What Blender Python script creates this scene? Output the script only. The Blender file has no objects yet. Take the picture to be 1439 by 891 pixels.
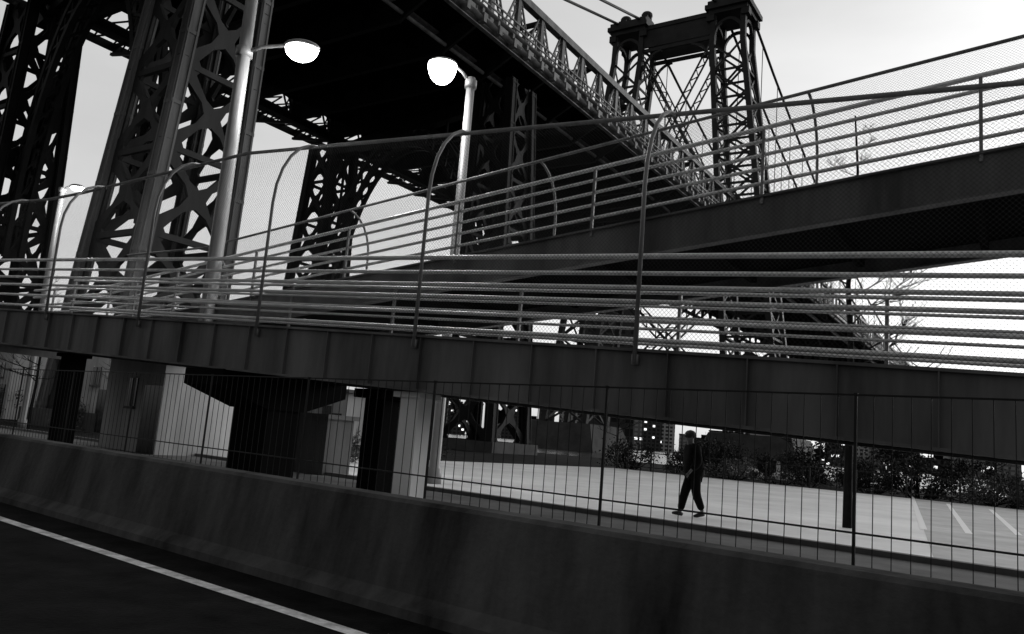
import bpy, math, random
from mathutils import Vector, Matrix
random.seed(7)
V=Vector
scene=bpy.context.scene
col=scene.collection
Z=V((0,0,1))
rad=math.radians
# ------------------------------------------------------------------ camera
FPX=1119.0
th=rad(8.6); ph=rad(4.75)
CAM=V((0,0,1.4))
Fw=V((0,math.cos(th),math.sin(th))); Up0=V((0,-math.sin(th),math.cos(th))); R0=V((1,0,0))
Rt=R0*math.cos(ph)+Up0*math.sin(ph)
Uu=-R0*math.sin(ph)+Up0*math.cos(ph)
cd=bpy.data.cameras.new('camera'); cam=bpy.data.objects.new('camera',cd); col.objects.link(cam)
cd.sensor_width=36; cd.lens=36*FPX/1439; cd.clip_end=6000; cd.clip_start=0.1
M=Matrix((Rt,Uu,-Fw)).transposed().to_4x4(); M.translation=CAM
cam.matrix_world=M
scene.camera=cam
def ray(px,py): return Fw+Rt*((px-719.5)/FPX)-Uu*((py-445.5)/FPX)
def P(px,py,dep): return CAM+ray(px,py)*dep
def G(px,py,z=0.0):
    d=ray(px,py); return CAM+d*((z-CAM.z)/d.z)
# ------------------------------------------------------------------ materials (all neutral greys, the photo is black and white)
def mat(name,v,rough=.7,metal=0.0,var=.35,scale=3.0,bump=.0,streak=False,spec=.5):
    m=bpy.data.materials.new(name); m.use_nodes=True; nt=m.node_tree; b=nt.nodes['Principled BSDF']
    b.inputs['Roughness'].default_value=rough; b.inputs['Metallic'].default_value=metal
    b.inputs['Specular IOR Level'].default_value=spec
    tc=nt.nodes.new('ShaderNodeTexCoord'); mp=nt.nodes.new('ShaderNodeMapping')
    nt.links.new(tc.outputs['Object'],mp.inputs[0])
    if streak: mp.inputs['Scale'].default_value=(1,1,.18)
    n1=nt.nodes.new('ShaderNodeTexNoise'); n1.inputs['Scale'].default_value=scale; n1.inputs['Detail'].default_value=5; n1.inputs['Roughness'].default_value=.65
    nt.links.new(mp.outputs[0],n1.inputs['Vector'])
    mr=nt.nodes.new('ShaderNodeMapRange'); mr.inputs[1].default_value=.3; mr.inputs[2].default_value=.7
    mr.inputs[3].default_value=v*(1-var); mr.inputs[4].default_value=v*(1+var)
    nt.links.new(n1.outputs['Fac'],mr.inputs[0])
    cb=nt.nodes.new('ShaderNodeCombineColor')
    for i in range(3): nt.links.new(mr.outputs[0],cb.inputs[i])
    nt.links.new(cb.outputs[0],b.inputs['Base Color'])
    if bump>0:
        n2=nt.nodes.new('ShaderNodeTexNoise'); n2.inputs['Scale'].default_value=scale*12; n2.inputs['Detail'].default_value=4
        nt.links.new(tc.outputs['Object'],n2.inputs['Vector'])
        bp=nt.nodes.new('ShaderNodeBump'); bp.inputs['Strength'].default_value=bump; bp.inputs['Distance'].default_value=.02
        nt.links.new(n2.outputs['Fac'],bp.inputs['Height']); nt.links.new(bp.outputs[0],b.inputs['Normal'])
    return m
MT={}
MT['asphalt']=mat('asphalt',.012,.9,0,.6,2.5,.5,spec=.05)
MT['paint']=mat('road_paint',.75,.7,0,.5,5)
MT['barrier']=mat('barrier_concrete',.095,.9,0,.75,1.3,.6,True,spec=.1)
MT['concrete']=mat('lit_pier_concrete',.9,.85,0,.1,1.3,.3,True)  # lit look of the middle pier, put into its colour
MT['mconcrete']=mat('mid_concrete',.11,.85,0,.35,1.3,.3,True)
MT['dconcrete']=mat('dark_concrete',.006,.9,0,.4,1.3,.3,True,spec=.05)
MT['sidewalk']=mat('sidewalk_concrete',.17,.85,0,.35,.8,.3,spec=.2)
MT['lot']=mat('lot_paving',.80,.5,0,.2,.35,.2)
MT['bay']=mat('bay_asphalt',.46,.6,0,.3,.6,.3)
MT['soil']=mat('dark_soil',.02,.95,0,.5,.5,.4,spec=.05)
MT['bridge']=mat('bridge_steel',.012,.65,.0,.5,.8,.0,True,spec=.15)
MT['bridge_lit']=mat('bridge_steel_lit',.19,.55,.0,.6,.9,.0,True,spec=.4)  # lit copy of the bridge steel, brightness put into the colour
MT['bridge_dark']=mat('bridge_steel_shaded',.003,.9,.0,.5,.5,spec=.02)  # same steel with the shade under the deck put into the colour
MT['tower']=mat('tower_steel',.05,.6,.0,.35,.3,spec=.25)
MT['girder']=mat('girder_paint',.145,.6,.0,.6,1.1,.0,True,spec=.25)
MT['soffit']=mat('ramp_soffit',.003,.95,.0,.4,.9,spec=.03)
MT['rail']=mat('rail_galvanised',.9,.34,.35,.2,6)
MT['pole']=mat('lamp_pole_metal',.25,.5,.2,.35,3,streak=True)
MT['post']=mat('screen_post_steel',.26,.5,.2,.35,3,streak=True)
MT['iron']=mat('fence_iron',.025,.55,.1,.3,5,spec=.2)
MT['cloth']=mat('dark_cloth',.006,.9,0,.4,8,spec=.1)
MT['skin']=mat('skin_tone',.12,.6,0,.1,8)
MT['hair']=mat('dark_hair',.008,.7,0,.4,20)
MT['shoe']=mat('shoe_leather',.015,.5,0,.3,8)
MT['bark']=mat('tree_bark',.012,.9,0,.4,6,spec=.1)
MT['leaf']=mat('shrub_leaf',.028,.8,0,.7,2.5,spec=.2)
MT['leaf2']=mat('pale_shrub_leaf',.11,.8,0,.7,2.5)
MT['stone']=mat('pier_stone',.08,.85,0,.4,.4)
MT['rock']=mat('rock_grey',.5,.85,0,.5,2,.4)
MT['water']=mat('river_water',.03,.15,0,.2,.05)
MT['leg_col']=mat('leg_column_steel',.11,.55,.0,.55,.9,.0,True,spec=.4)
MT['leg_br']=mat('leg_plate_steel',.026,.6,.0,.5,.9,.0,True,spec=.25)
MT['palewall']=mat('pale_wall',.45,.85,0,.35,.8,.2,True)
MT['glass']=mat('dark_window',.01,.2,0,.2,3)
def emis(name,s):
    m=bpy.data.materials.new(name); m.use_nodes=True; b=m.node_tree.nodes['Principled BSDF']
    b.inputs['Base Color'].default_value=(.8,.8,.8,1); b.inputs['Emission Color'].default_value=(1,1,1,1); b.inputs['Emission Strength'].default_value=s
    return m
MT['lens']=emis('lamp_lens',16)
def meshmat():
    m=bpy.data.materials.new('chain_mesh'); m.use_nodes=True; nt=m.node_tree; b=nt.nodes['Principled BSDF']
    b.inputs['Base Color'].default_value=(.04,.04,.04,1); b.inputs['Metallic'].default_value=.0; b.inputs['Roughness'].default_value=.7
    uv=nt.nodes.new('ShaderNodeUVMap'); sp=nt.nodes.new('ShaderNodeSeparateXYZ'); nt.links.new(uv.outputs[0],sp.inputs[0])
    outs=[]
    for sg in (1,-1):
        a=nt.nodes.new('ShaderNodeMath'); a.operation='MULTIPLY_ADD'; nt.links.new(sp.outputs['Y'],a.inputs[0]); a.inputs[1].default_value=sg; nt.links.new(sp.outputs['X'],a.inputs[2])
        s=nt.nodes.new('ShaderNodeMath'); s.operation='MULTIPLY'; nt.links.new(a.outputs[0],s.inputs[0]); s.inputs[1].default_value=1/.055
        fr=nt.nodes.new('ShaderNodeMath'); fr.operation='FRACT'; nt.links.new(s.outputs[0],fr.inputs[0])
        l=nt.nodes.new('ShaderNodeMath'); l.operation='LESS_THAN'; nt.links.new(fr.outputs[0],l.inputs[0]); l.inputs[1].default_value=.08
        outs.append(l)
    mx=nt.nodes.new('ShaderNodeMath'); mx.operation='MAXIMUM'; nt.links.new(outs[0].outputs[0],mx.inputs[0]); nt.links.new(outs[1].outputs[0],mx.inputs[1])
    nt.links.new(mx.outputs[0],b.inputs['Alpha'])
    return m
MT['mesh']=meshmat()
def facade(name,v,win,lit=.06,sx=3.2,sz=3.2):
    m=bpy.data.materials.new(name); m.use_nodes=True; nt=m.node_tree; b=nt.nodes['Principled BSDF']; b.inputs['Roughness'].default_value=.8
    uv=nt.nodes.new('ShaderNodeUVMap'); sp=nt.nodes.new('ShaderNodeSeparateXYZ'); nt.links.new(uv.outputs[0],sp.inputs[0])
    def mth(op,a,bv=None):
        n=nt.nodes.new('ShaderNodeMath'); n.operation=op; nt.links.new(a,n.inputs[0])
        if bv is not None:
            if isinstance(bv,(int,float)): n.inputs[1].default_value=bv
            else: nt.links.new(bv,n.inputs[1])
        return n.outputs[0]
    gx=mth('DIVIDE',sp.outputs['X'],sx); gz=mth('DIVIDE',sp.outputs['Y'],sz)
    wx=mth('LESS_THAN',mth('ABSOLUTE',mth('SUBTRACT',mth('FRACT',gx),.5)),.3)
    wz=mth('LESS_THAN',mth('ABSOLUTE',mth('SUBTRACT',mth('FRACT',gz),.5)),.28)
    w=mth('MULTIPLY',wx,wz)
    cv=nt.nodes.new('ShaderNodeCombineXYZ'); nt.links.new(mth('FLOOR',gx),cv.inputs[0]); nt.links.new(mth('FLOOR',gz),cv.inputs[1])
    wn=nt.nodes.new('ShaderNodeTexWhiteNoise'); wn.noise_dimensions='3D'; nt.links.new(cv.outputs[0],wn.inputs['Vector'])
    on=mth('LESS_THAN',wn.outputs['Value'],lit)
    e=mth('MULTIPLY',w,on); e=mth('MULTIPLY',e,1.5)
    mix=nt.nodes.new('ShaderNodeMix'); mix.data_type='RGBA'; nt.links.new(w,mix.inputs[0])
    mix.inputs[6].default_value=(v,v,v,1); mix.inputs[7].default_value=(win,win,win,1)
    nt.links.new(mix.outputs[2],b.inputs['Base Color']); b.inputs['Emission Color'].default_value=(1,1,1,1); nt.links.new(e,b.inputs['Emission Strength'])
    return m
MT['fac1']=facade('facade_pale',.55,.05,.05,4.5,4); MT['fac2']=facade('facade_dark',.08,.02,.10,4.5,4); MT['fac3']=facade('facade_mid',.2,.4,.06,5,4.2)
# ------------------------------------------------------------------ mesh builder
class MB:
    def __init__(s): s.v=[]; s.f=[]; s.uv=None
    def quad(s,a,b,c,d,uv=None):
        i=len(s.v); s.v+= [V(a),V(b),V(c),V(d)]; s.f.append((i,i+1,i+2,i+3))
        if uv is not None:
            if s.uv is None: s.uv={}
            s.uv[len(s.f)-1]=uv
    def hexa(s,p):
        i=len(s.v); s.v+=[V(q) for q in p]
        for f in ((0,3,2,1),(4,5,6,7),(0,1,5,4),(1,2,6,5),(2,3,7,6),(3,0,4,7)): s.f.append(tuple(i+k for k in f))
    def box(s,c,x,y,z,sx,sy,sz):
        c=V(c);X=V(x)*sx/2;Y=V(y)*sy/2;W=V(z)*sz/2
        s.hexa([c-X-Y-W,c+X-Y-W,c+X+Y-W,c-X+Y-W,c-X-Y+W,c+X-Y+W,c+X+Y+W,c-X+Y+W])
    def beam(s,p0,p1,w,h,up=Z):
        p0=V(p0);p1=V(p1); d=(p1-p0)
        if d.length<1e-6: return
        d.normalize(); sd=d.cross(V(up))
        if sd.length<1e-3: sd=d.cross(V((1,0,0)))
        sd.normalize(); u=sd.cross(d); a=sd*w/2; b=u*h/2
        s.hexa([p0-a-b,p0+a-b,p0+a+b,p0-a+b,p1-a-b,p1+a-b,p1+a+b,p1-a+b])
    def tube(s,pts,r,n=8,cap=True):
        pts=[V(p) for p in pts]; m=len(pts)
        rs=r if isinstance(r,(list,tuple)) else [r]*m
        base=len(s.v); ref=None
        for k in range(m):
            if k==0: d=pts[1]-pts[0]
            elif k==m-1: d=pts[-1]-pts[-2]
            else: d=(pts[k+1]-pts[k-1])
            d.normalize()
            if ref is None:
                ref=d.cross(Z)
                if ref.length<.1: ref=d.cross(V((1,0,0)))
            ref=(ref-d*ref.dot(d)).normalized(); o=d.cross(ref)
            for j in range(n):
                a=2*math.pi*j/n; s.v.append(pts[k]+(ref*math.cos(a)+o*math.sin(a))*rs[k])
        for k in range(m-1):
            for j in range(n):
                a=base+k*n+j; b=base+k*n+(j+1)%n; s.f.append((a,b,b+n,a+n))
        if cap:
            s.f.append(tuple(base+j for j in reversed(range(n)))); s.f.append(tuple(base+(m-1)*n+j for j in range(n)))
    def ell(s,c,rx,ry,rz,n=14,m=9,z0=-1,z1=1):
        c=V(c); base=len(s.v)
        for k in range(m+1):
            zz=z0+(z1-z0)*k/m; t=math.asin(max(-1,min(1,zz))); 
            for j in range(n):
                a=2*math.pi*j/n; q=max(math.cos(t),.001)
                s.v.append(c+V((rx*q*math.cos(a),ry*q*math.sin(a),rz*math.sin(t))))
        for k in range(m):
            for j in range(n):
                a=base+k*n+j;b=base+k*n+(j+1)%n; s.f.append((a,b,b+n,a+n))
        s.f.append(tuple(base+j for j in reversed(range(n)))); s.f.append(tuple(base+m*n+j for j in range(n)))
    def build(s,name,m,parent=None,smooth=False):
        off=V((0,0,0))
        q=parent
        while q is not None: off=off+V(q.location); q=q.parent
        me=bpy.data.meshes.new(name); me.from_pydata([tuple(p-off) for p in s.v],[],s.f)
        if s.uv is not None:
            l=me.uv_layers.new(name='UVMap')
            for fi,u in s.uv.items():
                po=me.polygons[fi]
                for k,li in enumerate(po.loop_indices): l.data[li].uv=u[k]
        me.materials.append(MT[m]); me.update()
        if smooth:
            for p in me.polygons: p.use_smooth=True
        o=bpy.data.objects.new(name,me); col.objects.link(o)
        if parent is not None: o.parent=parent
        return o
def tag(o,label=None,cat=None,group=None,kind=None):
    if label: o['label']=label
    if cat: o['category']=cat
    if group: o['group']=group
    if kind: o['kind']=kind
    return o
def empty(name,loc,label,cat,group=None):
    o=bpy.data.objects.new(name,None); o.empty_display_size=.3; col.objects.link(o); o.location=loc
    return tag(o,label,cat,group)
# ------------------------------------------------------------------ frames
ur=V((-.784,.6205,0)).normalized(); nr=V((.6205,.784,0)).normalized()      # road
def RF(s,v,z=0): return ur*s+nr*v+Z*z
ul=V((-.835,.55,0)).normalized(); nl=V((.55,.835,0)).normalized()          # ramps
def LF(s,v,z=0): return ul*s+nl*v+Z*z
ab=V((.551,.8345,0)).normalized(); nb=V((.8345,-.551,0)).normalized()      # bridge
def BF(t,n,z=0): return ab*t+nb*n+Z*z
# ------------------------------------------------------------------ ground
g=MB(); g.quad((-4000,-4000,-.03),(4000,-4000,-.03),(4000,4000,-.03),(-4000,4000,-.03)); tag(g.build('ground','soil'),kind='structure')
def sheet(name,m,s0,s1,v0,v1,z,fr=RF):
    g=MB(); g.quad(fr(s1,v0,z),fr(s0,v0,z),fr(s0,v1,z),fr(s1,v1,z)); return tag(g.build(name,m),kind='structure')
sheet('road','asphalt',-60,160,-9,4.5,0)
sheet('sidewalk','sidewalk',-60,160,5.0,14.2,.0)
sheet('parking_lot','lot',-60,27,14.4,46,.004)
sheet('river','water',-1500,2500,75,700,-.01)
g=MB(); g.box(RF(50,14.3,.03),ur,nr,Z,220,.2,.12); tag(g.build('kerb','sidewalk'),kind='structure')
g=MB(); g.quad(RF(160,3.84,.006),RF(-60,3.84,.006),RF(-60,3.97,.006),RF(160,3.97,.006)); tag(g.build('road_marking','paint'),kind='structure')
MT['lotpaint']=mat('lot_paint',.97,.6,0,.03,5)
pA=G(1282,698); pB=G(1298,744); dl=(pA-pB).normalized()
def on_line(v): k=(v-pB.dot(nr))/dl.dot(nr); return pB+dl*k
g=MB(); a_=on_line(14.45); b_=on_line(45.9); zz=Z*.008
g.quad(a_+zz,RF(-60,14.45,.008),RF(-60,45.9,.008),b_+zz); tag(g.build('parking_bays','bay'),kind='structure')
for a,b in (((1282,698),(1298,744)),((1332,708),(1362,750)),((1392,716),(1432,752))):
    p=G(*a,.013); q=G(*b,.013); d=(q-p).normalized(); w=d.cross(Z)*.08
    g=MB(); g.quad(p-w,q-w,q+w,p+w); tag(g.build('parking_marking','lotpaint'),kind='structure')
# ------------------------------------------------------------------ barrier
b=MB(); prof=[(4.49,0),(4.50,.07),(4.60,.16),(4.72,.81),(4.75,.84),(4.97,.84),(5.0,.80),(5.0,0)]
for (v0,z0),(v1,z1) in zip(prof[:-1],prof[1:]): b.quad(RF(108,v0,z0),RF(-12,v0,z0),RF(-12,v1,z1),RF(108,v1,z1))
for q in (-12,108):
    i=len(b.v); b.v+=[RF(q,v,z) for v,z in prof]; b.f.append(tuple(range(i,i+len(prof))))
tag(b.build('concrete_barrier','barrier'),'long stained dark concrete barrier wall beside the road','barrier')
# ------------------------------------------------------------------ iron fence
fe=empty('iron_fence',RF(4,5.25,0),'black iron picket fence standing just behind the roadside concrete barrier','fence')
S0=-2.23; NB=22; SP=1.8
for z in (1.84,1.0,.2):
    r=MB(); r.beam(RF(S0,5.25,z),RF(S0+NB*SP,5.25,z),.016,.012); r.build('rail','iron',fe)
for i in range(NB+1):
    r=MB(); c=RF(S0+i*SP,5.25,0); r.box(c+Z*.92,ur,nr,Z,.017,.017,1.84); r.box(c+Z*1.845,ur,nr,Z,.024,.024,.014); r.build('post','iron',fe)
for i in range(NB):
    r=MB()
    for k in range(1,17):
        c=RF(S0+i*SP+k*SP/17,5.25,0); r.box(c+Z*1.02,ur,nr,Z,.0048,.0048,1.63)
    r.build('picket_panel','iron',fe)
# ------------------------------------------------------------------ ramps
def zl(s): return 2.36+.05*s          # lower ramp deck
def zu(s):                              # upper ramp deck
    if s<-3: return 5.71+.109*3
    return max(5.71-.109*s,3.42)
def strip(mb,fr,z,ss,v,zo,h,w):
    for a,c in zip(ss[:-1],ss[1:]):
        p=[]
        for dz in (zo,zo+h):
            p+=[fr(a,v-w/2,z(a)+dz),fr(c,v-w/2,z(c)+dz),fr(c,v+w/2,z(c)+dz),fr(a,v+w/2,z(a)+dz)]
        mb.hexa(p)
def lin(a,b,st):
    n=max(1,int(round((b-a)/st))); return [a+(b-a)*i/n for i in range(n+1)]
def screen(root,zf,s0,s1,v,inward,posts,ss,hf=lambda s:2.9,pr=.05,pm='post'):
    base=[(0,0),(0,.62)]+[(.9*(1-math.cos(a)),.62+.38*math.sin(a)) for a in [rad(x) for x in (15,30,45,60,75,88)]]
    def prof(s): H=hf(s); return [(o,h*H) for o,h in base]
    for s in posts:
        m=MB(); m.tube([LF(s,v+inward*(o-.07),zf(s)+h-(.15 if i==0 else 0)) for i,(o,h) in enumerate(prof(s))],pr,8); m.box(LF(s,v-inward*.05,zf(s)-.1),ul,nl,Z,.08,.05,.12); m.build('curved_post',pm,root,True)
    m=MB()
    for a,c in zip(ss[:-1],ss[1:]):
        pa,pc=prof(a),prof(c); ac=0
        for k in range(len(pa)-1):
            (o0,h0),(o1,h1)=pa[k],pa[k+1]; (_,g0),(_,g1)=pc[k],pc[k+1]; an=ac+math.hypot(o1-o0,h1-h0)
            m.quad(LF(a,v+inward*(o0-.01),zf(a)+h0),LF(c,v+inward*(o0-.01),zf(c)+g0),LF(c,v+inward*(o1-.01),zf(c)+g1),LF(a,v+inward*(o1-.01),zf(a)+h1),[(a,ac),(c,ac),(c,an),(a,an)]); ac=an
    m.build('mesh_screen','mesh',root)
    m=MB(); m.tube([LF(s,v+inward*(base[-1][0]-.07),zf(s)+hf(s)) for s in ss],.035,8); m.build('top_tube','pole',root,True)
def rails(root,zf,v,ss,hs,r=.024):
    for i,h in enumerate(hs):
        m=MB(); m.tube([LF(s,v,zf(s)+h) for s in ss],r*(1.25 if i==0 else 1),8); m.build('rail','rail',root,True)
def sl_at(px,py,v):
    d=ray(px,py); k=v/d.dot(nl); p=CAM+d*k; return p
HS=(1.22,1.0,.82,.64,.40,.16)
# lower ramp
lr=empty('pedestrian_ramp',LF(8,10.3,0),'lower grey steel footbridge ramp with curved mesh screen, nearest the road','ramp')
sL=lin(-14,25,3)
for v in (8.95,11.55):
    m=MB(); strip(m,LF,zl,sL,v,-.75,.75,.03); strip(m,LF,zl,sL,v,.0,.035,.16); strip(m,LF,zl,sL,v,-.785,.035,.2)
    if v<9:
        for s in lin(-13.5,24.5,.95): m.box(LF(s,v-.045,zl(s)-.375),ul,nl,Z,.014,.06,.75)
    m.build('girder','girder',lr)
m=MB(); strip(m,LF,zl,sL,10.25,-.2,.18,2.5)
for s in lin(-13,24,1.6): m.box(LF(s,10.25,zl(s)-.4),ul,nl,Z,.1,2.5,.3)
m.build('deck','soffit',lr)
s59=sl_at(591,430,8.93).dot(ul); s90=sl_at(900,420,8.93).dot(ul); dS=(s59-s90)
pst=[s59+dS*i for i in (-1,0,1,2,3,4,5,-3,-4)]
def hlow(s):
    if s>20: return 2.95
    if s>13: return 2.95+(20-s)/7*.6
    return 3.55-.12*max(0,(13-s))/13*2
sLf=lin(-14,25,1.5)
screen(lr,zl,-14,25,8.93,1,pst,sLf,hlow,.028)
rails(lr,zl,9.02,sL,HS,.029); rails(lr,zl,11.45,[s for s in sL if s<22.5],HS)
for s in [p for p in lin(-13,22,2.9)]:
    m=MB(); m.box(LF(s,11.5,zl(s)+.55),ul,nl,Z,.05,.05,1.3); m.build('post','post',lr)
# upper ramp
up=empty('pedestrian_ramp',LF(8,13.6,0),'upper steel footbridge ramp climbing to the right behind the nearer lower ramp','ramp')
sU=lin(-16,25,3)
sU=sorted(set([round(x,3) for x in sU]+[-3.0,21.0]))
for v in (11.85,15.35):
    m=MB(); strip(m,LF,zu,sU,v,-.56,.56,.03); strip(m,LF,zu,sU,v,.0,.035,.16); strip(m,LF,zu,sU,v,-.595,.035,.2)
    m.build('girder','girder',up)
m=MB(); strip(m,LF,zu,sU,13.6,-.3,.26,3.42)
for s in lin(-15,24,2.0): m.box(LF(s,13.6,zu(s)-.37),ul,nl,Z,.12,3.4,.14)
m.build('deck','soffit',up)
pu=[-14+2.9*i for i in range(0,14)]
for s in pu:
    m=MB(); m.box(LF(s,11.82,zu(s)+.5),ul,nl,Z,.045,.045,1.2); m.build('post','post',up)
screen(up,zu,-16,25,15.38,-1,pu[::2],sU,lambda s:2.9,.03)
rails(up,zu,11.9,sU,(1.16,.95,.72,.5,.26),.031); rails(up,zu,15.25,sU,(1.16,.95,.72,.5,.26))
m=MB(); z0=zl(25); m.box(LF(27,12.2,z0-.12),ul,nl,Z,3.9,6.7,.2); m.box(LF(28.9,12.2,z0-.4),ul,nl,Z,.03,6.7,.75); m.build('landing','girder',up)
# ramp piers
for (px,v,w,dd,lab,cw,mm) in ((580,9.3,.36,.34,'pale square concrete pier, coloured as lit, under the nearer ramp, in the middle of the photo',0,'concrete'),
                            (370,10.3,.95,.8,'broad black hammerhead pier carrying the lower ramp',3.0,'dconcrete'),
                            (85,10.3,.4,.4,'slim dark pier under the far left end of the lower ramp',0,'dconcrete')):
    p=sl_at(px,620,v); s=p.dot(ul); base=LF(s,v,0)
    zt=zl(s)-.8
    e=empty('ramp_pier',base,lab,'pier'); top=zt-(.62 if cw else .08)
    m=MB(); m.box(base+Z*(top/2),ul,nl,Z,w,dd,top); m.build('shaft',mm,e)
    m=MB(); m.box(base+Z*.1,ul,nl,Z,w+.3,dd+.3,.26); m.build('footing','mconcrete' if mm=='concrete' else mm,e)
    m=MB()
    if cw:
        a=base+Z*top; W=nl*cw/2; T=ul*(w/2+.05); w0=nl*(dd/2+.05)
        m.hexa([a-T-w0,a+T-w0,a+T+w0,a-T+w0,a-T-W+Z*.34,a+T-W+Z*.34,a+T+W+Z*.34,a-T+W+Z*.34]); m.box(a+Z*.48,ul,nl,Z,w+.1,cw,.28)
    else: m.box(base+Z*(top+.04),ul,nl,Z,w+.16,dd+.16,.08)
    m.build('cap',mm,e)
for (px,w,v,mm,lab) in ((536,.45,10.9,'dconcrete','black square box standing for the shaded left side of the pale pier'),):  # dark box added as the shaded side of the pale pier
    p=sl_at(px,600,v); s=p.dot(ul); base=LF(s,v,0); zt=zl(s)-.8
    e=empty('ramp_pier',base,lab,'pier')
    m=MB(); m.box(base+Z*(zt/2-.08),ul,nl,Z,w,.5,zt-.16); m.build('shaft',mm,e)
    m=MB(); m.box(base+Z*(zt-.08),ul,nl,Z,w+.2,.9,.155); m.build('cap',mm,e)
p=sl_at(455,600,16); s=p.dot(ul); q=LF(s,16,0); e=empty('concrete_plinth',q,'low grey concrete plinth right of the broad black pier','plinth')
m=MB(); m.box(q+Z*.75,ul,nl,Z,1.3,1.0,1.5); m.build('block','mconcrete',e)
m=MB(); m.box(q+Z*1.56,ul,nl,Z,1.5,1.2,.12); m.build('coping','mconcrete',e)
# small pale park buildings behind the trees at left
def hut(px,d,w,h,label,nwin):
    q=P(px,600,d); b0=V((q.x,q.y,0)); e=empty('park_building',b0,label,'park building')
    m=MB(); m.box(b0+Z*h/2,ur,nr,Z,w,4,h); m.build('wall','palewall',e)
    m=MB(); m.box(b0+Z*(h+.12),ur,nr,Z,w+.7,4.7,.24); m.build('roof','mconcrete',e)
    f=b0-nr*2.0
    for k in range(nwin):
        c=f+ur*(w*((k+.8)/(nwin+.6)-.5))+Z*(h*.6)
        m=MB(); m.box(c,ur,nr,Z,w*.14,.08,.9); wd=m.build('window','glass',e)
        m=MB(); m.box(c-Z*.5,ur,nr,Z,w*.16,.2,.08); m.box(c,ur,nr,Z,.05,.12,.9); m.build('window_frame','mconcrete',wd)
    m=MB(); m.box(f-ur*(w*.36)+Z*1.05,ur,nr,Z,1.0,.1,2.1); m.build('door','glass',e)
hut(165,42,6,4.6,'pale flat roofed park building behind the bare trees at left',2)
hut(20,52,7,5.0,'pale low park building at the far left edge under the ramp',3)
hut(262,27,3.6,3.1,'small pale kiosk building just left of the broad black pier',1)
hut(470,60,7,3.6,'pale small park building seen just right of the broad black pier',2)
# ------------------------------------------------------------------ street lamps
def lamp(pole_px,d,ztop,zarm,head_px,label,prad,hs,energy,lr_=(.33,.24,.22),name='street_lamp',base=None):
    q=P(pole_px[0],pole_px[1],d)
    if base is None: base=V((q.x,q.y,0))
    k=(V((base.x,base.y,q.z))-CAM).dot(Fw)
    e=empty(name,base,label,'street lamp','lit street lamps under the bridge')
    H=ztop-base.z
    m=MB(); m.tube([base,base+Z*.4,base+Z*.45,base+Z*H*.5,base+Z*H],[prad*1.5,prad*1.4,prad,prad*.92,prad*.8],14); m.build('pole','pole',e,True)
    dd=ray(*head_px); h=CAM+dd*k
    ax=(V((h.x,h.y,0))-V((base.x,base.y,0))); L=ax.length; ax.normalize()
    a0=V((base.x,base.y,zarm))
    m=MB(); m.tube([a0,a0+ax*L*.3+Z*((h.z-zarm)*.5+.12),V((h.x,h.y,h.z+.13*hs))-ax*.35*hs],[.05*hs,.045*hs,.04*hs],8); m.tube([a0-Z*.12,a0+Z*.12],prad*1.15,12); m.build('arm','pole',e,True)
    m=MB(); m.ell((h.x,h.y,h.z+.06*hs),.42*hs,.30*hs,.15*hs,16,8,-.3,1); hd=m.build('lamp_head','pole',e,True)
    m=MB(); m.ell((h.x,h.y,h.z+.02*hs),lr_[0]*hs,lr_[1]*hs,lr_[2]*hs,20,10,-1,.0)
    m.build('lens','lens',hd,True)
    ld=bpy.data.lights.new('lamp_light','POINT'); ld.energy=energy; ld.shadow_soft_size=.15; lo=bpy.data.objects.new('lamp_light',ld); col.objects.link(lo); lo.location=V((h.x,h.y,h.z-.4*hs))-base+ax*.3; lo.parent=e
    return e
sA=sl_at(300,400,11.75).dot(ul); bA=LF(sA,11.7,zl(sA)-.1)
zA=P(350,45,(bA-CAM).dot(Fw)).z
lamp((320,200),(bA-CAM).dot(Fw),zA+2.5,zA,(424,70),'tall pale lamp post with lit bell lamp, leftmost of the two large lamps',.18,1.05,300,(.38,.32,.3),base=bA)
lamp((652,220),23,11.7,11.5,(622,92),'pale lamp post behind the upper ramp, its lit lamp reaching left',.15,1.0,1100,(.42,.4,.6))
lamp((77,330),37,11.2,11.1,(108,264),'small distant lit lamp post at far left beside the lattice tower',.14,.8,300)
# ------------------------------------------------------------------ big bridge
DW0,NE=-78.0,-41.0
ZD=37.4
TT=142.75
dk=empty('bridge_deck',BF(60,-58,0),'huge dark steel bridge deck with lattice sides crossing overhead toward the tower','bridge deck')
t0,t1=-50,620
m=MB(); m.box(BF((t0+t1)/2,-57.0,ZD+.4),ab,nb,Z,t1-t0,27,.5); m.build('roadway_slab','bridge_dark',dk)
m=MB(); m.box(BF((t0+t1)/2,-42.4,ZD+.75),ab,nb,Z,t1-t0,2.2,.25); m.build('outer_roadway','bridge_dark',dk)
def tl(a,b,st): return lin(a,b,st)
fb=[x for x in tl(-50,TT,6.0)]
for t in fb:
    m=MB()
    m.beam(BF(t,-71,ZD-.9),BF(t,-44.5,ZD-.9),.5,2.2); 
    m.hexa([BF(t-.15,-44.5,ZD-2.0),BF(t+.15,-44.5,ZD-2.0),BF(t+.15,NE-.1,ZD-.2),BF(t-.15,NE-.1,ZD-.2),BF(t-.15,-44.5,ZD+.5),BF(t+.15,-44.5,ZD+.5),BF(t+.15,NE-.1,ZD+.5),BF(t-.15,NE-.1,ZD+.5)])
    m.beam(BF(t,-71,ZD-.1),BF(t,DW0,ZD-.1),.3,.3); m.beam(BF(t,-71,ZD-2.2),BF(t,DW0,ZD-.9),.3,.3)
    for k in range(5):
        n0=-71-7*k/5; n1=-71-7*(k+1)/5
        m.beam(BF(t,n0,ZD-.1),BF(t,n1,ZD-2.0+1.1*(k+1)/5),.12,.12)
    m.build('floor_beam','bridge',dk)
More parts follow.
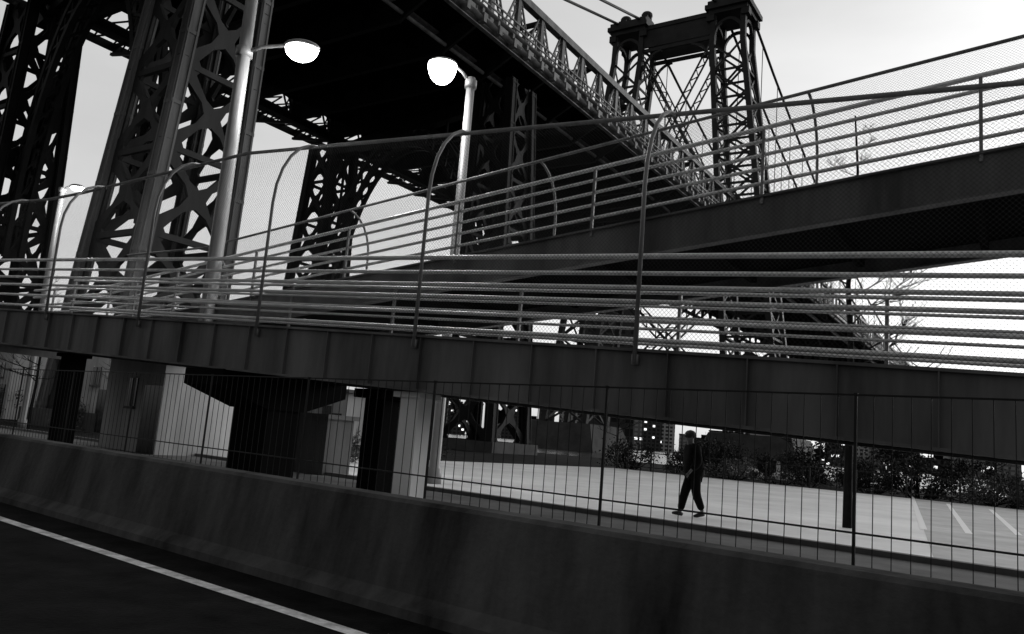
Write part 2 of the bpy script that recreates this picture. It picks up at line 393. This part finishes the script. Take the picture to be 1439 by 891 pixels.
for n in (-68,-63,-58,-53,-48):
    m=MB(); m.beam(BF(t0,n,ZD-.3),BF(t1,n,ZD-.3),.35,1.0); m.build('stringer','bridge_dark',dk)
for n in (-73.5,-75.8,-78):
    m=MB(); m.beam(BF(t0,n,ZD-.1),BF(TT,n,ZD-.1),.35,.8 if n==-78 else .4)
    m.build('edge_stringer','bridge',dk)
m=MB()
for t in tl(-50,TT,2.0): m.beam(BF(t,-71,ZD+.1),BF(t+2,-78,ZD+.1),.14,.14); m.beam(BF(t+2,-71,ZD+.12),BF(t,-78,ZD+.12),.14,.14)
m.build('lateral_lattice','bridge',dk)
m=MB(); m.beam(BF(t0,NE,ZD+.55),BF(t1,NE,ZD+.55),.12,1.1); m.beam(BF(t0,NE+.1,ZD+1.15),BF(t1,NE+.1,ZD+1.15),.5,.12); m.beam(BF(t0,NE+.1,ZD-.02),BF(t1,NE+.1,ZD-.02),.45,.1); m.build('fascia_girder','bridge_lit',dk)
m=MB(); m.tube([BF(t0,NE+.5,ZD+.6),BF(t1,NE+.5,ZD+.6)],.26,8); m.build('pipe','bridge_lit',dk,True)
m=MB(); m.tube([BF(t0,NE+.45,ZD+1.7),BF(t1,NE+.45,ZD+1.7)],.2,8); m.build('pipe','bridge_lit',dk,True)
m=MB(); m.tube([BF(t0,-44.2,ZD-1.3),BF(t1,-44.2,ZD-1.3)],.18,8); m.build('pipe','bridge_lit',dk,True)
for t in tl(0,TT+60,2.5):
    m=MB(); m.box(BF(t,NE+.5,ZD+.6),ab,nb,Z,.45,.74,.85); m.box(BF(t,NE+.3,ZD+1.4),ab,nb,Z,.3,.6,1.0); m.build('pipe_bracket','bridge_lit',dk)
for z in (2.3,2.8,3.4):
    m=MB(); m.beam(BF(t0,NE,ZD+z),BF(t1,NE,ZD+z),.12,.14); m.build('railing_bar','bridge_lit',dk)
for t in tl(0,TT+40,2.0):
    m=MB(); m.beam(BF(t,NE,ZD+1.1),BF(t,NE,ZD+3.4),.16,.16); m.build('railing_post','bridge_lit',dk)
def truss(n,za,zb,ta,tb,pan,name,mm):
    m=MB(); m.beam(BF(ta,n,za),BF(tb,n,za),.6,.7); m.beam(BF(ta,n,zb),BF(tb,n,zb),.8,.8); m.beam(BF(ta,n,(za+zb)/2),BF(tb,n,(za+zb)/2),.4,.5)
    mo=m.build(name,mm,dk)
    m=MB(); ts=tl(ta,tb,pan)
    for i,(a,c) in enumerate(zip(ts[:-1],ts[1:])):
        m.beam(BF(a,n,za),BF(a,n,zb),.5,.55,ab)
        for (p,q) in ((BF(a,n,za),BF(c,n,zb)),(BF(a,n,zb),BF(c,n,za))):
            if -10<a<TT+10:
                dv=(q-p).normalized(); o=dv.cross(nb).normalized()*.34
                m.beam(p+o,q+o,.16,.18,nb); m.beam(p-o,q-o,.16,.18,nb)
                K=int((q-p).length/.7)
                for k in range(K):
                    x=p.lerp(q,k/K); y=p.lerp(q,(k+1)/K); sg=1 if k%2 else -1
                    m.beam(x+o*sg,y-o*sg,.11,.12,nb)
            else: m.beam(p,q,.25,.25)
    m.build('truss_web',mm,mo)
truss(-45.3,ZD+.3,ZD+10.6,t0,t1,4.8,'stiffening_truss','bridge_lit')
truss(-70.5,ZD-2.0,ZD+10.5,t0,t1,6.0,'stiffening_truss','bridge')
m=MB()
for t in tl(-50,TT,12.0): m.beam(BF(t,-45.3,ZD+10.5),BF(t+12,-70.5,ZD+10.5),.3,.3); m.beam(BF(t,-70.5,ZD+10.5),BF(t,-45.3,ZD+10.5),.4,.5)
m.build('top_lateral','bridge',dk)

def lattice_leg(root,c0,c1,hb,ht,z0,z1,pan,cw,dw,mcol,mbr,name='leg',plates=False):
    A=[(-1,-1),(1,-1),(1,1),(-1,1)]
    def cor(k,f):
        c=c0.lerp(c1,f); h=hb+(ht-hb)*f; i,j=A[k]; p=c+ab*(i*h)+nb*(j*h); p.z=z0+(z1-z0)*f; return p
    m=MB()
    for k in range(4):
        m.beam(cor(k,0),cor(k,1),cw,cw,nb)
        if plates:
            for q in range(9):
                f=q/8.0; c=cor(k,f*.98+.01); m.box(c,ab,nb,Z,cw+.09,cw+.09,.22)
            for (e1,e2) in ((ab,nb),(nb,ab)):
                for s1 in (-1,1):
                    for s2 in (-1,1):
                        o=e1*s1*(cw/2+.02)+e2*s2*(cw/2-.06); m.beam(cor(k,0)+o,cor(k,1)+o,.09,.09,nb)
    leg=m.build(name,mcol,root)
    N=max(2,int(round((z1-z0)/pan)))
    for k in range(4):
        k2=(k+1)%4; m=MB(); fn=(cor(k2,0)-cor(k,0)).cross(Z).normalized()
        for i in range(N):
            a,b_=i/N,(i+1)/N
            p,q,r,s=cor(k,a),cor(k2,a),cor(k2,b_),cor(k,b_)
            m.beam(p,q,dw,dw*.7,fn)
            if plates:
                T=.22; Wd=dw*1.45
                e1=(q-p).normalized()
                c=(p+q+r+s)/4
                for (x,y) in ((p,r),(q,s)):
                    dv=(y-x).normalized(); sd=dv.cross(fn).normalized()
                    def flat(x,y,w0,w1,t):
                        hh=fn*t/2
                        m.hexa([x-sd*w0/2-hh,x+sd*w0/2-hh,y+sd*w1/2-hh,y-sd*w1/2-hh,x-sd*w0/2+hh,x+sd*w0/2+hh,y+sd*w1/2+hh,y-sd*w1/2+hh])
                    T+=.012
                    x1=x.lerp(y,.34); flat(x,x1,Wd*1.9,Wd*.75,T); flat(x1,c,Wd*.75,Wd*2.2,T)
                    x2=x.lerp(y,.66); flat(c,x2,Wd*2.2,Wd*.75,T); flat(x2,y,Wd*.75,Wd*1.9,T)
                for (x0,x1_,dr) in ((p,s,e1),(q,r,-e1)):
                    i0=len(m.v)
                    w=[x0+dr*cw*.4,x0+dr*(cw*.4+.95),x0.lerp(x1_,.22)+dr*(cw*.4+.28),x0.lerp(x1_,.78)+dr*(cw*.4+.28),x1_+dr*(cw*.4+.95),x1_+dr*cw*.4]
                    hh=fn*.08; n=len(w); m.v+=[g-hh for g in w]+[g+hh for g in w]
                    for (a1,a2,a3,a4) in ((0,1,2,5),(2,3,5,5),(3,4,5,5)):
                        idx=[a1,a2,a3] if a3==a4 else [a1,a2,a3,a4]
                        m.f.append(tuple(i0+t for t in idx)); m.f.append(tuple(i0+n+t for t in reversed(idx)))
                    for t in range(n): u=(t+1)%n; m.f.append((i0+t,i0+u,i0+n+u,i0+n+t))
            else:
                m.beam(p,r,dw,dw*.5,fn); m.beam(q,s,dw*.96,dw*.44,fn)
                c=(p+q+r+s)/4; e1=(q-p).normalized(); m.box(c,e1,fn,Z,dw*2.2,dw*.7,dw*2.2)
        m.build('lattice_bracing',mbr,leg)
    return leg
def arch(root,pa,pb,zs,zt,mm,thick=1.6,w=.4):
    mid=(pa+pb)/2
    for (p,q) in ((pa,mid),(pb,mid)):
        m=MB(); N=14; o=[];i_=[]
        for k in range(N+1):
            a=math.pi/2*k/N
            f=1-math.cos(a); h=math.sin(a)
            x=p.lerp(q,f*.92); o.append(V((x.x,x.y,zs+(zt-zs)*h)))
            x=p.lerp(q,f*.92+thick/(q-p).length); i_.append(V((x.x,x.y,zs+(zt-zs)*h-thick*.9*f-.4)))
        for k in range(N):
            for dz in (-w*1.5,w*1.5):
                D=ab*dz
                m.beam(o[k]+D,o[k+1]+D,w,w,ab); m.beam(i_[k]+D,i_[k+1]+D,w,w,ab)
                m.beam(o[k]+D,i_[k+1]+D,.2,.2,ab); m.beam(i_[k]+D,o[k+1]+D,.2,.2,ab)
            m.beam(i_[k]-ab*w*1.5,i_[k+1]+ab*w*1.5,.12,.15,ab)
        for k in range(4,N,3): m.beam(o[k],V((o[k].x,o[k].y,zt)),.25,.25,ab)
        m.build('arch_rib',mm,root)
def bent(ta,na,tb,nb_,label,ma,mb2,big,shift=0,ht=1.75,pan=5.0,cw=.8):
    pa=BF(ta,na,0); pb=BF(tb,nb_,0); e=empty('bridge_support',(pa+pb)/2,label,'bridge support')
    for (p,mc,mb_) in ((pa,ma,mb2),(pb,'bridge','bridge')):
        c1=p.lerp((pa+pb)/2,.05)
        if p is pa: c1=c1+V((shift,0,0))
        lattice_leg(e,p,c1,2.9,ht,.8,ZD-1.9,pan,cw,.34,mc,mb_,plates=big)
        m=MB(); m.box(p+Z*.4,ab,nb,Z,7.6,7.6,1.0); m.build('footing','stone',e)
    n2=(pb-pa).normalized()
    arch(e,pa+n2*2.3,pb-n2*2.3,13,ZD-3.2,'bridge')
    m=MB(); q0=pa+Z*(ZD-2.6); q1=pb+Z*(ZD-2.6); m.beam(q0,q1,1.0,1.4); m.build('cap_beam','bridge',e)
    return e
bent(26,-42.5,31.8,-74,'nearest pair of lattice steel bridge legs joined by an arch, at left','leg_col','leg_br',True,2.2,1.95,5.3,.66)
bent(61,-42.5,67.4,-74,'second pair of lattice bridge legs, further back toward the river','bridge','bridge',True)
# main tower
tw=empty('bridge_tower',BF(TT,-58.5,0),'tall steel suspension bridge tower with X bracing against the pale sky','bridge tower')
ztop=86
for sg in (-1,1):
    c0=BF(TT,-58.5+sg*18.5,0); c1=BF(TT,-58.5+sg*10.5,0)
    lattice_leg(tw,c0,c1,4.6,3.0,5,ztop-6,5.6,1.0,.42,'tower','tower')
    m=MB(); ct=BF(TT,-58.5+sg*10.5,0)
    for i in (-1,1):
        for j in (-1,1): m.beam(ct+ab*i*3+nb*j*3+Z*(ztop-6),ct+ab*i*2.9+nb*j*2.9+Z*(ztop),1.0,1.0,nb)
    for (e1,e2) in ((ab,nb),(nb,ab)):
        for s2 in (-1,1):
            prev=None
            for k in range(13):
                a=math.pi*k/12; p=ct+e1*(-2.7*math.cos(a))+e2*s2*3+Z*(ztop-4.2+2.9*math.sin(a))
                if prev is not None: m.beam(prev,p,.5,.6,e2)
                prev=p
    m.build('arched_top','tower',tw)
    m=MB(); 
    m.box(ct+Z*(ztop+.4),ab,nb,Z,7.6,7.6,.9); m.box(ct+Z*(ztop+1.3),ab,nb,Z,8.8,8.8,.9); m.box(ct+Z*(ztop+2.2),ab,nb,Z,8.0,8.0,.9)
    for x in (-3,3):
        for y in (-3.4,3.4): m.box(ct+ab*x+nb*y+Z*(ztop-.6),ab,nb,Z,1.5,1.5,1.4)
    m.build('cornice','tower',tw)
    for y in (-2.4,2.4):
        m=MB(); c=ct+nb*y+Z*(ztop+2.6); m.box(c+Z*.8,ab,nb,Z,3.6,1.7,1.7); m.box(c+Z*2.0,ab,nb,Z,2.2,1.3,.9); m.ell(c+Z*2.6,1.2,1.2,.9,12,6); m.build('cable_saddle','tower',tw)
    m=MB(); m.hexa([c0+ab*x+nb*y+Z*z for z,k in ((0,9),(5.2,7)) for x,y in ((-k,-k),(k,-k),(k,k),(-k,k))]); m.build('stone_pier','stone',tw)
def fz(z): return (z-5)/(ztop-11)
def inn(sg,z,off=3.2,a=0): return BF(TT+a,-58.5+sg*(18.5-8*fz(z)-off),z)
for (za,zb) in ((44,80),(8,34)):
    for a in (-2.8,2.8):
        m=MB()
        for (p,q) in ((inn(-1,za,3.2,a),inn(1,zb,3.2,a)),(inn(-1,zb,3.2,a),inn(1,za,3.2,a))):
            dv=(q-p).normalized(); o=dv.cross(ab).normalized()*.6
            m.beam(p+o,q+o,.26,.3,ab); m.beam(p-o,q-o,.26,.3,ab); K=int((q-p).length/1.3)
            for k in range(K):
                x=p.lerp(q,k/K); y=p.lerp(q,(k+1)/K); s_=1 if k%2 else -1; m.beam(x+o*s_,y-o*s_,.16,.17,ab)
        m.build('cross_brace','tower',tw)
for z,h in ((44,1.0),(34,1.5)):
    m=MB()
    for a in (-2.8,2.8): m.beam(inn(-1,z,3,a),inn(1,z,3,a),.4,h)
    m.build('cross_strut','tower',tw)
m=MB()
for a in (-2.9,2.9):
    m.beam(inn(-1,81.5,3,a),inn(1,81.5,3,a),.5,.7); m.beam(inn(-1,86.5,3,a),inn(1,86.5,3,a),.6,.9)
    m.beam(inn(-1,84.2,3,a),inn(1,84.2,3,a),.2,4.0)
    for sg in (-1,1):
        prev=None
        for k in range(8):
            an=math.pi/2*k/7; p=BF(TT+a,-58.5+sg*(7.3-4.2*(1-math.cos(an))),81-5.5+5.5*math.sin(an))
            if prev is not None: m.beam(prev,p,.4,.5,ab)
            prev=p
m.build('portal_beam','tower',tw)
# cables
for n in (-50.5,-45.6,-66.5,-71.4):
    lab={-50.5:'inner main cable over the right tower leg',-45.6:'outermost main cable over the right tower leg',-66.5:'inner main cable over the left tower leg',-71.4:'outer main cable over the left tower leg'}[n]
    c=empty('suspension_cable',BF(TT,n,ztop+3),lab,'cable')
    m=MB(); m.tube([BF(TT-190,n,ZD+4),BF(TT-60,n,ZD+4+(ztop+3-ZD-4)*130/190-1.5),BF(TT,n,ztop+3.6)],.28,8)
    pts=[]
    for k in range(25):
        x=k/24*488; y=(x-244)/244; pts.append(BF(TT+x,n,ZD+13+(ztop+3.6-ZD-13)*y*y))
    m.tube(pts,.28,8); m.build('main_cable','tower',c,True)
    for k in range(1,24):
        x=k*12.0; y=(x-244)/244
        m=MB(); m.tube([BF(TT+x,n,ZD+1),BF(TT+x,n,ZD+13+(ztop+3.6-ZD-13)*y*y)],.09,5); m.build('suspender','tower',c)
# ------------------------------------------------------------------ far city
def building(px,w,dist,h,label,mm,dep=18,group='far buildings across the river'):
    dr=V((ray(px,620).x,ray(px,620).y,0)).normalized(); b0=dr*dist
    x=V((dr.y,-dr.x,0)); e=empty('city_building',b0,label,'building',group)
    m=MB()
    for (o,ax,W) in ((b0-dr*dep/2,x,w),(b0+x*w/2,dr,dep),(b0+dr*dep/2,-x,w),(b0-x*w/2,-dr,dep)):
        a=o-ax*W/2; c=o+ax*W/2; r=random.random()*97
        m.quad(a,c,c+Z*h,a+Z*h,[(r,0),(r+W,0),(r+W,h),(r,h)])
    m.build('wall',mm,e)
    m=MB(); m.box(b0+Z*(h+.4),x,dr,Z,w+1,dep+1,.9); m.box(b0+x*w*.15+Z*(h+2.2),x,dr,Z,w*.3,dep*.4,3.4); m.build('roof','dconcrete',e)
rng=random.Random(3)
building(850,17,260,46,'dark flat roofed block seen between the ramps, left of the bridge tower','fac2',14)
tens=['','twenty ','thirty ']
ones=['first','second','third','fourth','fifth','sixth','seventh','eighth','ninth','tenth','eleventh','twelfth','thirteenth','fourteenth','fifteenth','sixteenth','seventeenth','eighteenth','nineteenth','twentieth']
ordn=ones+['twenty '+o for o in ones[:9]]+['thirtieth']+['thirty '+o for o in ones[:9]]
xs=[20,130,470]+[608+27*i for i in range(31)]
for i,x in enumerate(xs):
    h=rng.uniform(12,46); w=rng.uniform(14,30); k=['fac1','fac3','fac2','fac3','fac2'][i%5]
    building(x+rng.uniform(-6,6),w,rng.uniform(740,980),h,'%s far building across the river, %s from the left in the skyline'%({'fac1':'pale grey','fac2':'dark','fac3':'mid grey'}[k],ordn[i]),k)
# ------------------------------------------------------------------ plants
def tree_mesh(H,seed,spread=.5,twig=5,lean=0,thick=1.0):
    r=random.Random(seed); tr=MB(); cr=MB()
    pts=[V((0,0,0))]; 
    for k in range(1,8): pts.append(V((r.uniform(-.03,.03)*H*.3+lean*k/7,r.uniform(-.03,.03)*H*.3,H*k/7)))
    tr.tube(pts,[.011*H*(1-.12*k) if k<7 else .002*H for k in range(8)],7)
    def br(p,d,L,rd,lv):
        q=[p]; dd=d.copy()
        for k in range(4):
            dd=(dd+V((r.uniform(-.2,.2),r.uniform(-.2,.2),r.uniform(-.05,.14)))).normalized(); q.append(q[-1]+dd*L/4)
        cr.tube(q,[rd,rd*.8,rd*.6,rd*.45,rd*.3],4,False)
        if lv>0:
            for k in range(twig):
                f=r.uniform(.25,1); i=min(3,int(f*4)); p2=q[i].lerp(q[i+1],f*4-i if f<1 else 1)
                nd=(dd+V((r.uniform(-1,1),r.uniform(-1,1),r.uniform(-.3,.7)))).normalized(); br(p2,nd,L*r.uniform(.35,.6),rd*.55,lv-1)
    n=int(20)
    for i in range(n):
        f=.3+.68*i/n; k=min(6,int(f*7)); p=pts[k].lerp(pts[k+1],f*7-k)
        a=r.uniform(0,6.28); d=V((math.cos(a),math.sin(a),r.uniform(.05,.5))).normalized(); br(p,d,H*spread*(1.05-f)*r.uniform(.6,1),.005*thick*H*(1.2-f),2)
    return tr,cr
def put_tree(loc,H,seed,label,spread=.45,group=None,twig=5,thick=1.0):
    tr,cr=tree_mesh(H,seed,spread,twig,0,thick); e=empty('bare_tree',loc,label,'tree',group)
    for mb in (tr,cr): mb.v=[p+V(loc) for p in mb.v]
    tr.build('trunk','bark',e); cr.build('crown','bark',e); return e
q=P(1193,600,18.5); put_tree(V((q.x,q.y,0)),9.9,5,'thin bare young tree rising behind the ramps at right',.42,None,8,.62)
for i,(px,d,H) in enumerate(((170,30,6),(40,34,7),(345,40,7.5),(620,56,6),(870,60,6.5),(1120,58,6),(1400,52,6.5))):
    q=P(px,600,d); put_tree(V((q.x,q.y,0)),H,20+i,['bare tree behind the iron fence near the dark slim pier','bare tree at the far left edge beneath the ramp','bare tree behind the broad black hammerhead pier','bare tree beyond the lot just right of the pale pier','bare tree beyond the lot, left of the walking person','bare tree beyond the lot, right of the walking person','bare tree beyond the lot at the far right edge'][i],.5,twig=5)
def shrub_protos():
    out=[]
    for k in range(6):
        r=random.Random(50+k); st=MB(); fo=MB(); W=r.uniform(1.3,2.1); H=r.uniform(1.1,2.2)
        cl=[(r.uniform(-W,W),r.uniform(-.8,.8),r.uniform(.15,1)*H,r.uniform(.25,.6)) for _ in range(18)]
        for (x,y,z,s) in cl:
            for _ in range(2): st.tube([V((x*.4,y*.3,0)),V((x*.8,y*.7,z*.6)),V((x,y,z)),V((x+r.uniform(-.4,.4),y,z+s*r.uniform(.8,2.2)))],[.03,.02,.014,.007],4,False)
            for _ in range(75):
                d=V((r.gauss(0,1),r.gauss(0,1),r.gauss(0,.8)))*s*.6; p=V((x,y,max(.05,z)))+d
                if p.z<.03: p.z=.03+abs(p.z)
                a=V((r.uniform(-1,1),r.uniform(-1,1),r.uniform(-1,1))).normalized()*r.uniform(.05,.1); b_=a.orthogonal().normalized()*r.uniform(.03,.06)
                fo.quad(p-a,p-b_,p+a,p+b_)
        out.append((st,fo))
    return out
pm=[]
def mk(mb,nm,mm):
    me=bpy.data.meshes.new(nm); me.from_pydata([tuple(p) for p in mb.v],[],mb.f); me.materials.append(MT[mm]); return me
for k,(st,fo) in enumerate(shrub_protos()): pm.append((mk(st,'stems','bark'),mk(fo,'foliage','leaf2' if k in(2,4) else 'leaf')))
def put_shrub(k,loc,sc,rz,label,group):
    e=empty('shrub',loc,label,'shrub',group); e.scale=(sc,sc,sc); e.rotation_euler.z=rz
    for nmx,me in zip(('stems','foliage'),pm[k]):
        o=bpy.data.objects.new(nmx,me); col.objects.link(o); o.parent=e
for row,(st_,vv) in enumerate(((1.9,47.5),(3.6,54))):
    for s in [x*st_ for x in range(int(-45/st_),int(30/st_))]:
        put_shrub(rng.randrange(6),RF(s+rng.uniform(-1,1),vv+rng.uniform(-.8,2.0),0),rng.uniform(.6,1.15)*(1+.5*row),rng.uniform(-.4,.4)+math.atan2(ur.y,ur.x),'untrimmed dark shrub in the rows along the far edge of the lot','shrubs along the far edge of the lot')
for s in [x*1.7 for x in range(6,30)]:
    put_shrub(rng.randrange(6),RF(s*1.2+12,23+rng.uniform(-4,5),0),rng.uniform(.6,1.1),rng.uniform(0,3),'low dark shrub in the planting beneath the left end of the ramps','shrubs beneath the left end of the ramps')
bf=empty('park_fence',RF(0,46.3,0),'thin black fence along the far side of the lot in front of the shrubs','fence')
for z in (.25,1.15):
    m=MB(); m.beam(RF(-50,46.3,z),RF(27,46.3,z),.05,.05); m.build('rail','iron',bf)
for k in range(32):
    m=MB(); m.box(RF(-50+k*2.48,46.3,.6),ur,nr,Z,.08,.08,1.25); m.build('post','iron',bf)
def rock(loc,s,seed,label):
    r=random.Random(seed); m=MB(); m.ell(loc+Z*s*.25,s,s*.7,s*.45,12,8)
    m.v=[p+V((r.uniform(-1,1),r.uniform(-1,1),r.uniform(-.5,.5)))*s*.09 for p in m.v]
    tag(m.build('boulder','rock',None),label,'boulder')
rock(G(1045,673),1.2,1,'pale wide boulder beyond the lot, right of the walking person')
rock(G(1100,678),.9,2,'smaller pale boulder right of the wide boulder')
q=G(1080,674); e=empty('litter_bin',q,'dark boxy litter bin on legs at the far side of the lot','bin')
m=MB(); m.box(q+Z*.75,ur,nr,Z,1.3,.8,1.0); m.build('bin_body','iron',e)
m=MB(); m.box(q+Z*1.29,ur,nr,Z,1.4,.9,.08); m.build('lid','iron',e)
for x in (-.5,.5):
    m=MB(); m.box(q+ur*x+Z*.13,ur,nr,Z,.1,.6,.26); m.build('leg','iron',e)
# ------------------------------------------------------------------ person
def skin_obj(name,verts,edges,rads,mm,parent,root=0,sub=2):
    me=bpy.data.meshes.new(name); me.from_pydata(verts,edges,[]); o=bpy.data.objects.new(name+'_tmp',me); col.objects.link(o)
    sk=o.modifiers.new('s','SKIN'); sk.use_smooth_shade=True
    for i,d in enumerate(me.skin_vertices[0].data):
        r=rads[i]; d.radius=(r,r) if not isinstance(r,tuple) else r; d.use_root=(i==root)
    ss=o.modifiers.new('u','SUBSURF'); ss.levels=sub; ss.render_levels=sub
    dg=bpy.context.evaluated_depsgraph_get(); dg.update()
    m2=bpy.data.meshes.new_from_object(o.evaluated_get(dg)); bpy.data.objects.remove(o)
    return m2
pp=G(972,727)
pe=empty('person',pp,'person in dark coat and trousers walking left across the pale lot','person')
pe.rotation_euler.z=rad(8); pe.scale=(1.04,1.06,1.06)
vs=[(0,0,.93),(-.02,0,1.12),(-.05,0,1.32),(-.07,0,1.45),(-.10,0,1.52),(-.13,0,1.64),(-.13,0,1.74),
    (0,.1,.90),(-.14,.1,.50),(-.22,.1,.10),(-.33,.1,.05),
    (0,-.1,.90),(.03,-.1,.49),(.19,-.1,.14),(.13,-.1,.05),
    (-.06,.2,1.42),(.08,.27,1.16),(-.02,.27,.93),(-.05,.27,.85),
    (-.06,-.2,1.42),(-.02,-.28,1.14),(-.18,-.27,.95),(-.23,-.27,.88)]
es=[(0,1),(1,2),(2,3),(3,4),(4,5),(5,6),(0,7),(7,8),(8,9),(9,10),(0,11),(11,12),(12,13),(13,14),(3,15),(15,16),(16,17),(17,18),(3,19),(19,20),(20,21),(21,22)]
rs=[(.13,.15),(.12,.14),(.13,.17),(.09,.1),.055,.115,.08,.09,.062,.04,.03,.09,.062,.04,.03,.055,.043,.03,.028,.055,.043,.03,.028]
me=skin_obj('body',vs,es,rs,'skin',pe)
bb=MB(); bb.v=[v.co.copy() for v in me.vertices]; bb.f=[tuple(p.vertices) for p in me.polygons]
for (hx,hy,hz) in ((-.05,.27,.85),(-.23,-.27,.88)):
    for k,(L,dy) in enumerate(((.065,-.028),(.075,-.01),(.07,.01),(.055,.027))):
        bb.tube([(hx,hy+dy,hz),(hx-.01,hy+dy,hz-L*.6),(hx-.025,hy+dy,hz-L)],[.010,.009,.007],6)
    bb.tube([(hx,hy,hz+.03),(hx-.04,hy,hz),(hx-.05,hy,hz-.03)],[.012,.011,.008],6)
bb.ell((-.245,0,1.64),.02,.012,.022,8,5)
for sg in (-1,1): bb.ell((-.12,sg*.105,1.65),.02,.012,.03,8,5)
off=V(pp); bb.v=[p+off for p in bb.v]; bb.build('body','skin',pe,True)
def part(name,vs,es,rs,mm,sub=2):
    me=skin_obj(name,vs,es,rs,mm,pe,0,sub); me.name=name; me.materials.clear(); me.materials.append(MT[mm])
    for p in me.polygons: p.use_smooth=True
    o=bpy.data.objects.new(name,me); col.objects.link(o); o.parent=pe; return o
part('coat',[(.02,0,.72),(0,0,1.0),(-.05,0,1.32),(-.07,0,1.48),(-.06,.2,1.42),(.08,.27,1.16),(-.015,.27,.95),(-.06,-.2,1.42),(-.02,-.28,1.14),(-.16,-.27,.97)],
     [(0,1),(1,2),(2,3),(2,4),(4,5),(5,6),(2,7),(7,8),(8,9)],[(.24,.25),(.22,.23),(.22,.25),(.12,.12),.12,.10,.075,.12,.10,.075],'cloth')
part('trousers',[(0,0,.93),(0,.1,.9),(-.14,.1,.50),(-.22,.1,.12),(0,-.1,.9),(.03,-.1,.49),(.18,-.1,.16)],[(0,1),(1,2),(2,3),(0,4),(4,5),(5,6)],[(.15,.16),.13,.10,.075,.13,.10,.075],'cloth')
for (x,y,z,dz) in ((-.23,.1,.05,.04),(.17,-.1,.07,-.07)):
    m=MB(); m.tube([(pp.x+x+.06,pp.y+y,z+.0-dz*.2),(pp.x+x,pp.y+y,z+.01),(pp.x+x-.1,pp.y+y,z+dz*.3),(pp.x+x-.17,pp.y+y,z-.01+dz*.4)],[.035,.048,.04,.022],8); m.build('shoe','shoe',pe,True)
m=MB(); m.ell((pp.x-.112,pp.y,1.67),.13,.12,.125,14,9,-.35,1); m.build('hair','hair',pe,True)
# ------------------------------------------------------------------ world, sun
w=bpy.data.worlds.new('World'); scene.world=w; w.use_nodes=True; nt=w.node_tree; bg=nt.nodes['Background']
sky=nt.nodes.new('ShaderNodeTexSky'); sky.sky_type='NISHITA'; sky.sun_disc=False
SE,SA=rad(14),rad(55)
sky.sun_elevation=SE; sky.sun_rotation=SA; sky.air_density=1.0; sky.dust_density=3.0
bw=nt.nodes.new('ShaderNodeRGBToBW'); nt.links.new(sky.outputs[0],bw.inputs[0])
def mth(op,a,bv):
    n=nt.nodes.new('ShaderNodeMath'); n.operation=op; nt.links.new(a,n.inputs[0])
    if isinstance(bv,(int,float)): n.inputs[1].default_value=bv
    else: nt.links.new(bv,n.inputs[1])
    return n.outputs[0]
pw=mth('POWER',bw.outputs[0],.38)
tc=nt.nodes.new('ShaderNodeTexCoord'); mp=nt.nodes.new('ShaderNodeMapping'); mp.inputs['Scale'].default_value=(1,1,3); nt.links.new(tc.outputs['Generated'],mp.inputs[0])
nz=nt.nodes.new('ShaderNodeTexNoise'); nz.inputs['Scale'].default_value=1.6; nz.inputs['Detail'].default_value=6; nt.links.new(mp.outputs[0],nz.inputs['Vector'])
mr=nt.nodes.new('ShaderNodeMapRange'); mr.inputs[1].default_value=.3; mr.inputs[2].default_value=.7; mr.inputs[3].default_value=.82; mr.inputs[4].default_value=1.12; nt.links.new(nz.outputs['Fac'],mr.inputs[0])
vm=nt.nodes.new('ShaderNodeVectorMath'); vm.operation='DOT_PRODUCT'; nt.links.new(tc.outputs['Generated'],vm.inputs[0]); vm.inputs[1].default_value=V((.25,.95,-.1)).normalized()
m2=nt.nodes.new('ShaderNodeMapRange'); m2.interpolation_type='SMOOTHSTEP'; m2.inputs[1].default_value=-.5; m2.inputs[2].default_value=.6; m2.inputs[3].default_value=.28; m2.inputs[4].default_value=1; nt.links.new(vm.outputs['Value'],m2.inputs[0])
ml=mth('MULTIPLY',mth('MULTIPLY',pw,mr.outputs[0]),m2.outputs[0])
cb=nt.nodes.new('ShaderNodeCombineColor')
for i in range(3): nt.links.new(ml,cb.inputs[i])
nt.links.new(cb.outputs[0],bg.inputs['Color']); bg.inputs['Strength'].default_value=.5
sd=bpy.data.lights.new('sun','SUN'); sd.energy=.5; sd.angle=rad(15); so=bpy.data.objects.new('sun',sd); col.objects.link(so)
dirv=V((math.sin(SA)*math.cos(SE),math.cos(SA)*math.cos(SE),math.sin(SE))); so.rotation_euler=(-dirv).to_track_quat('-Z','Y').to_euler()
scene.view_settings.view_transform='Standard'; scene.view_settings.look='None'; scene.view_settings.exposure=0
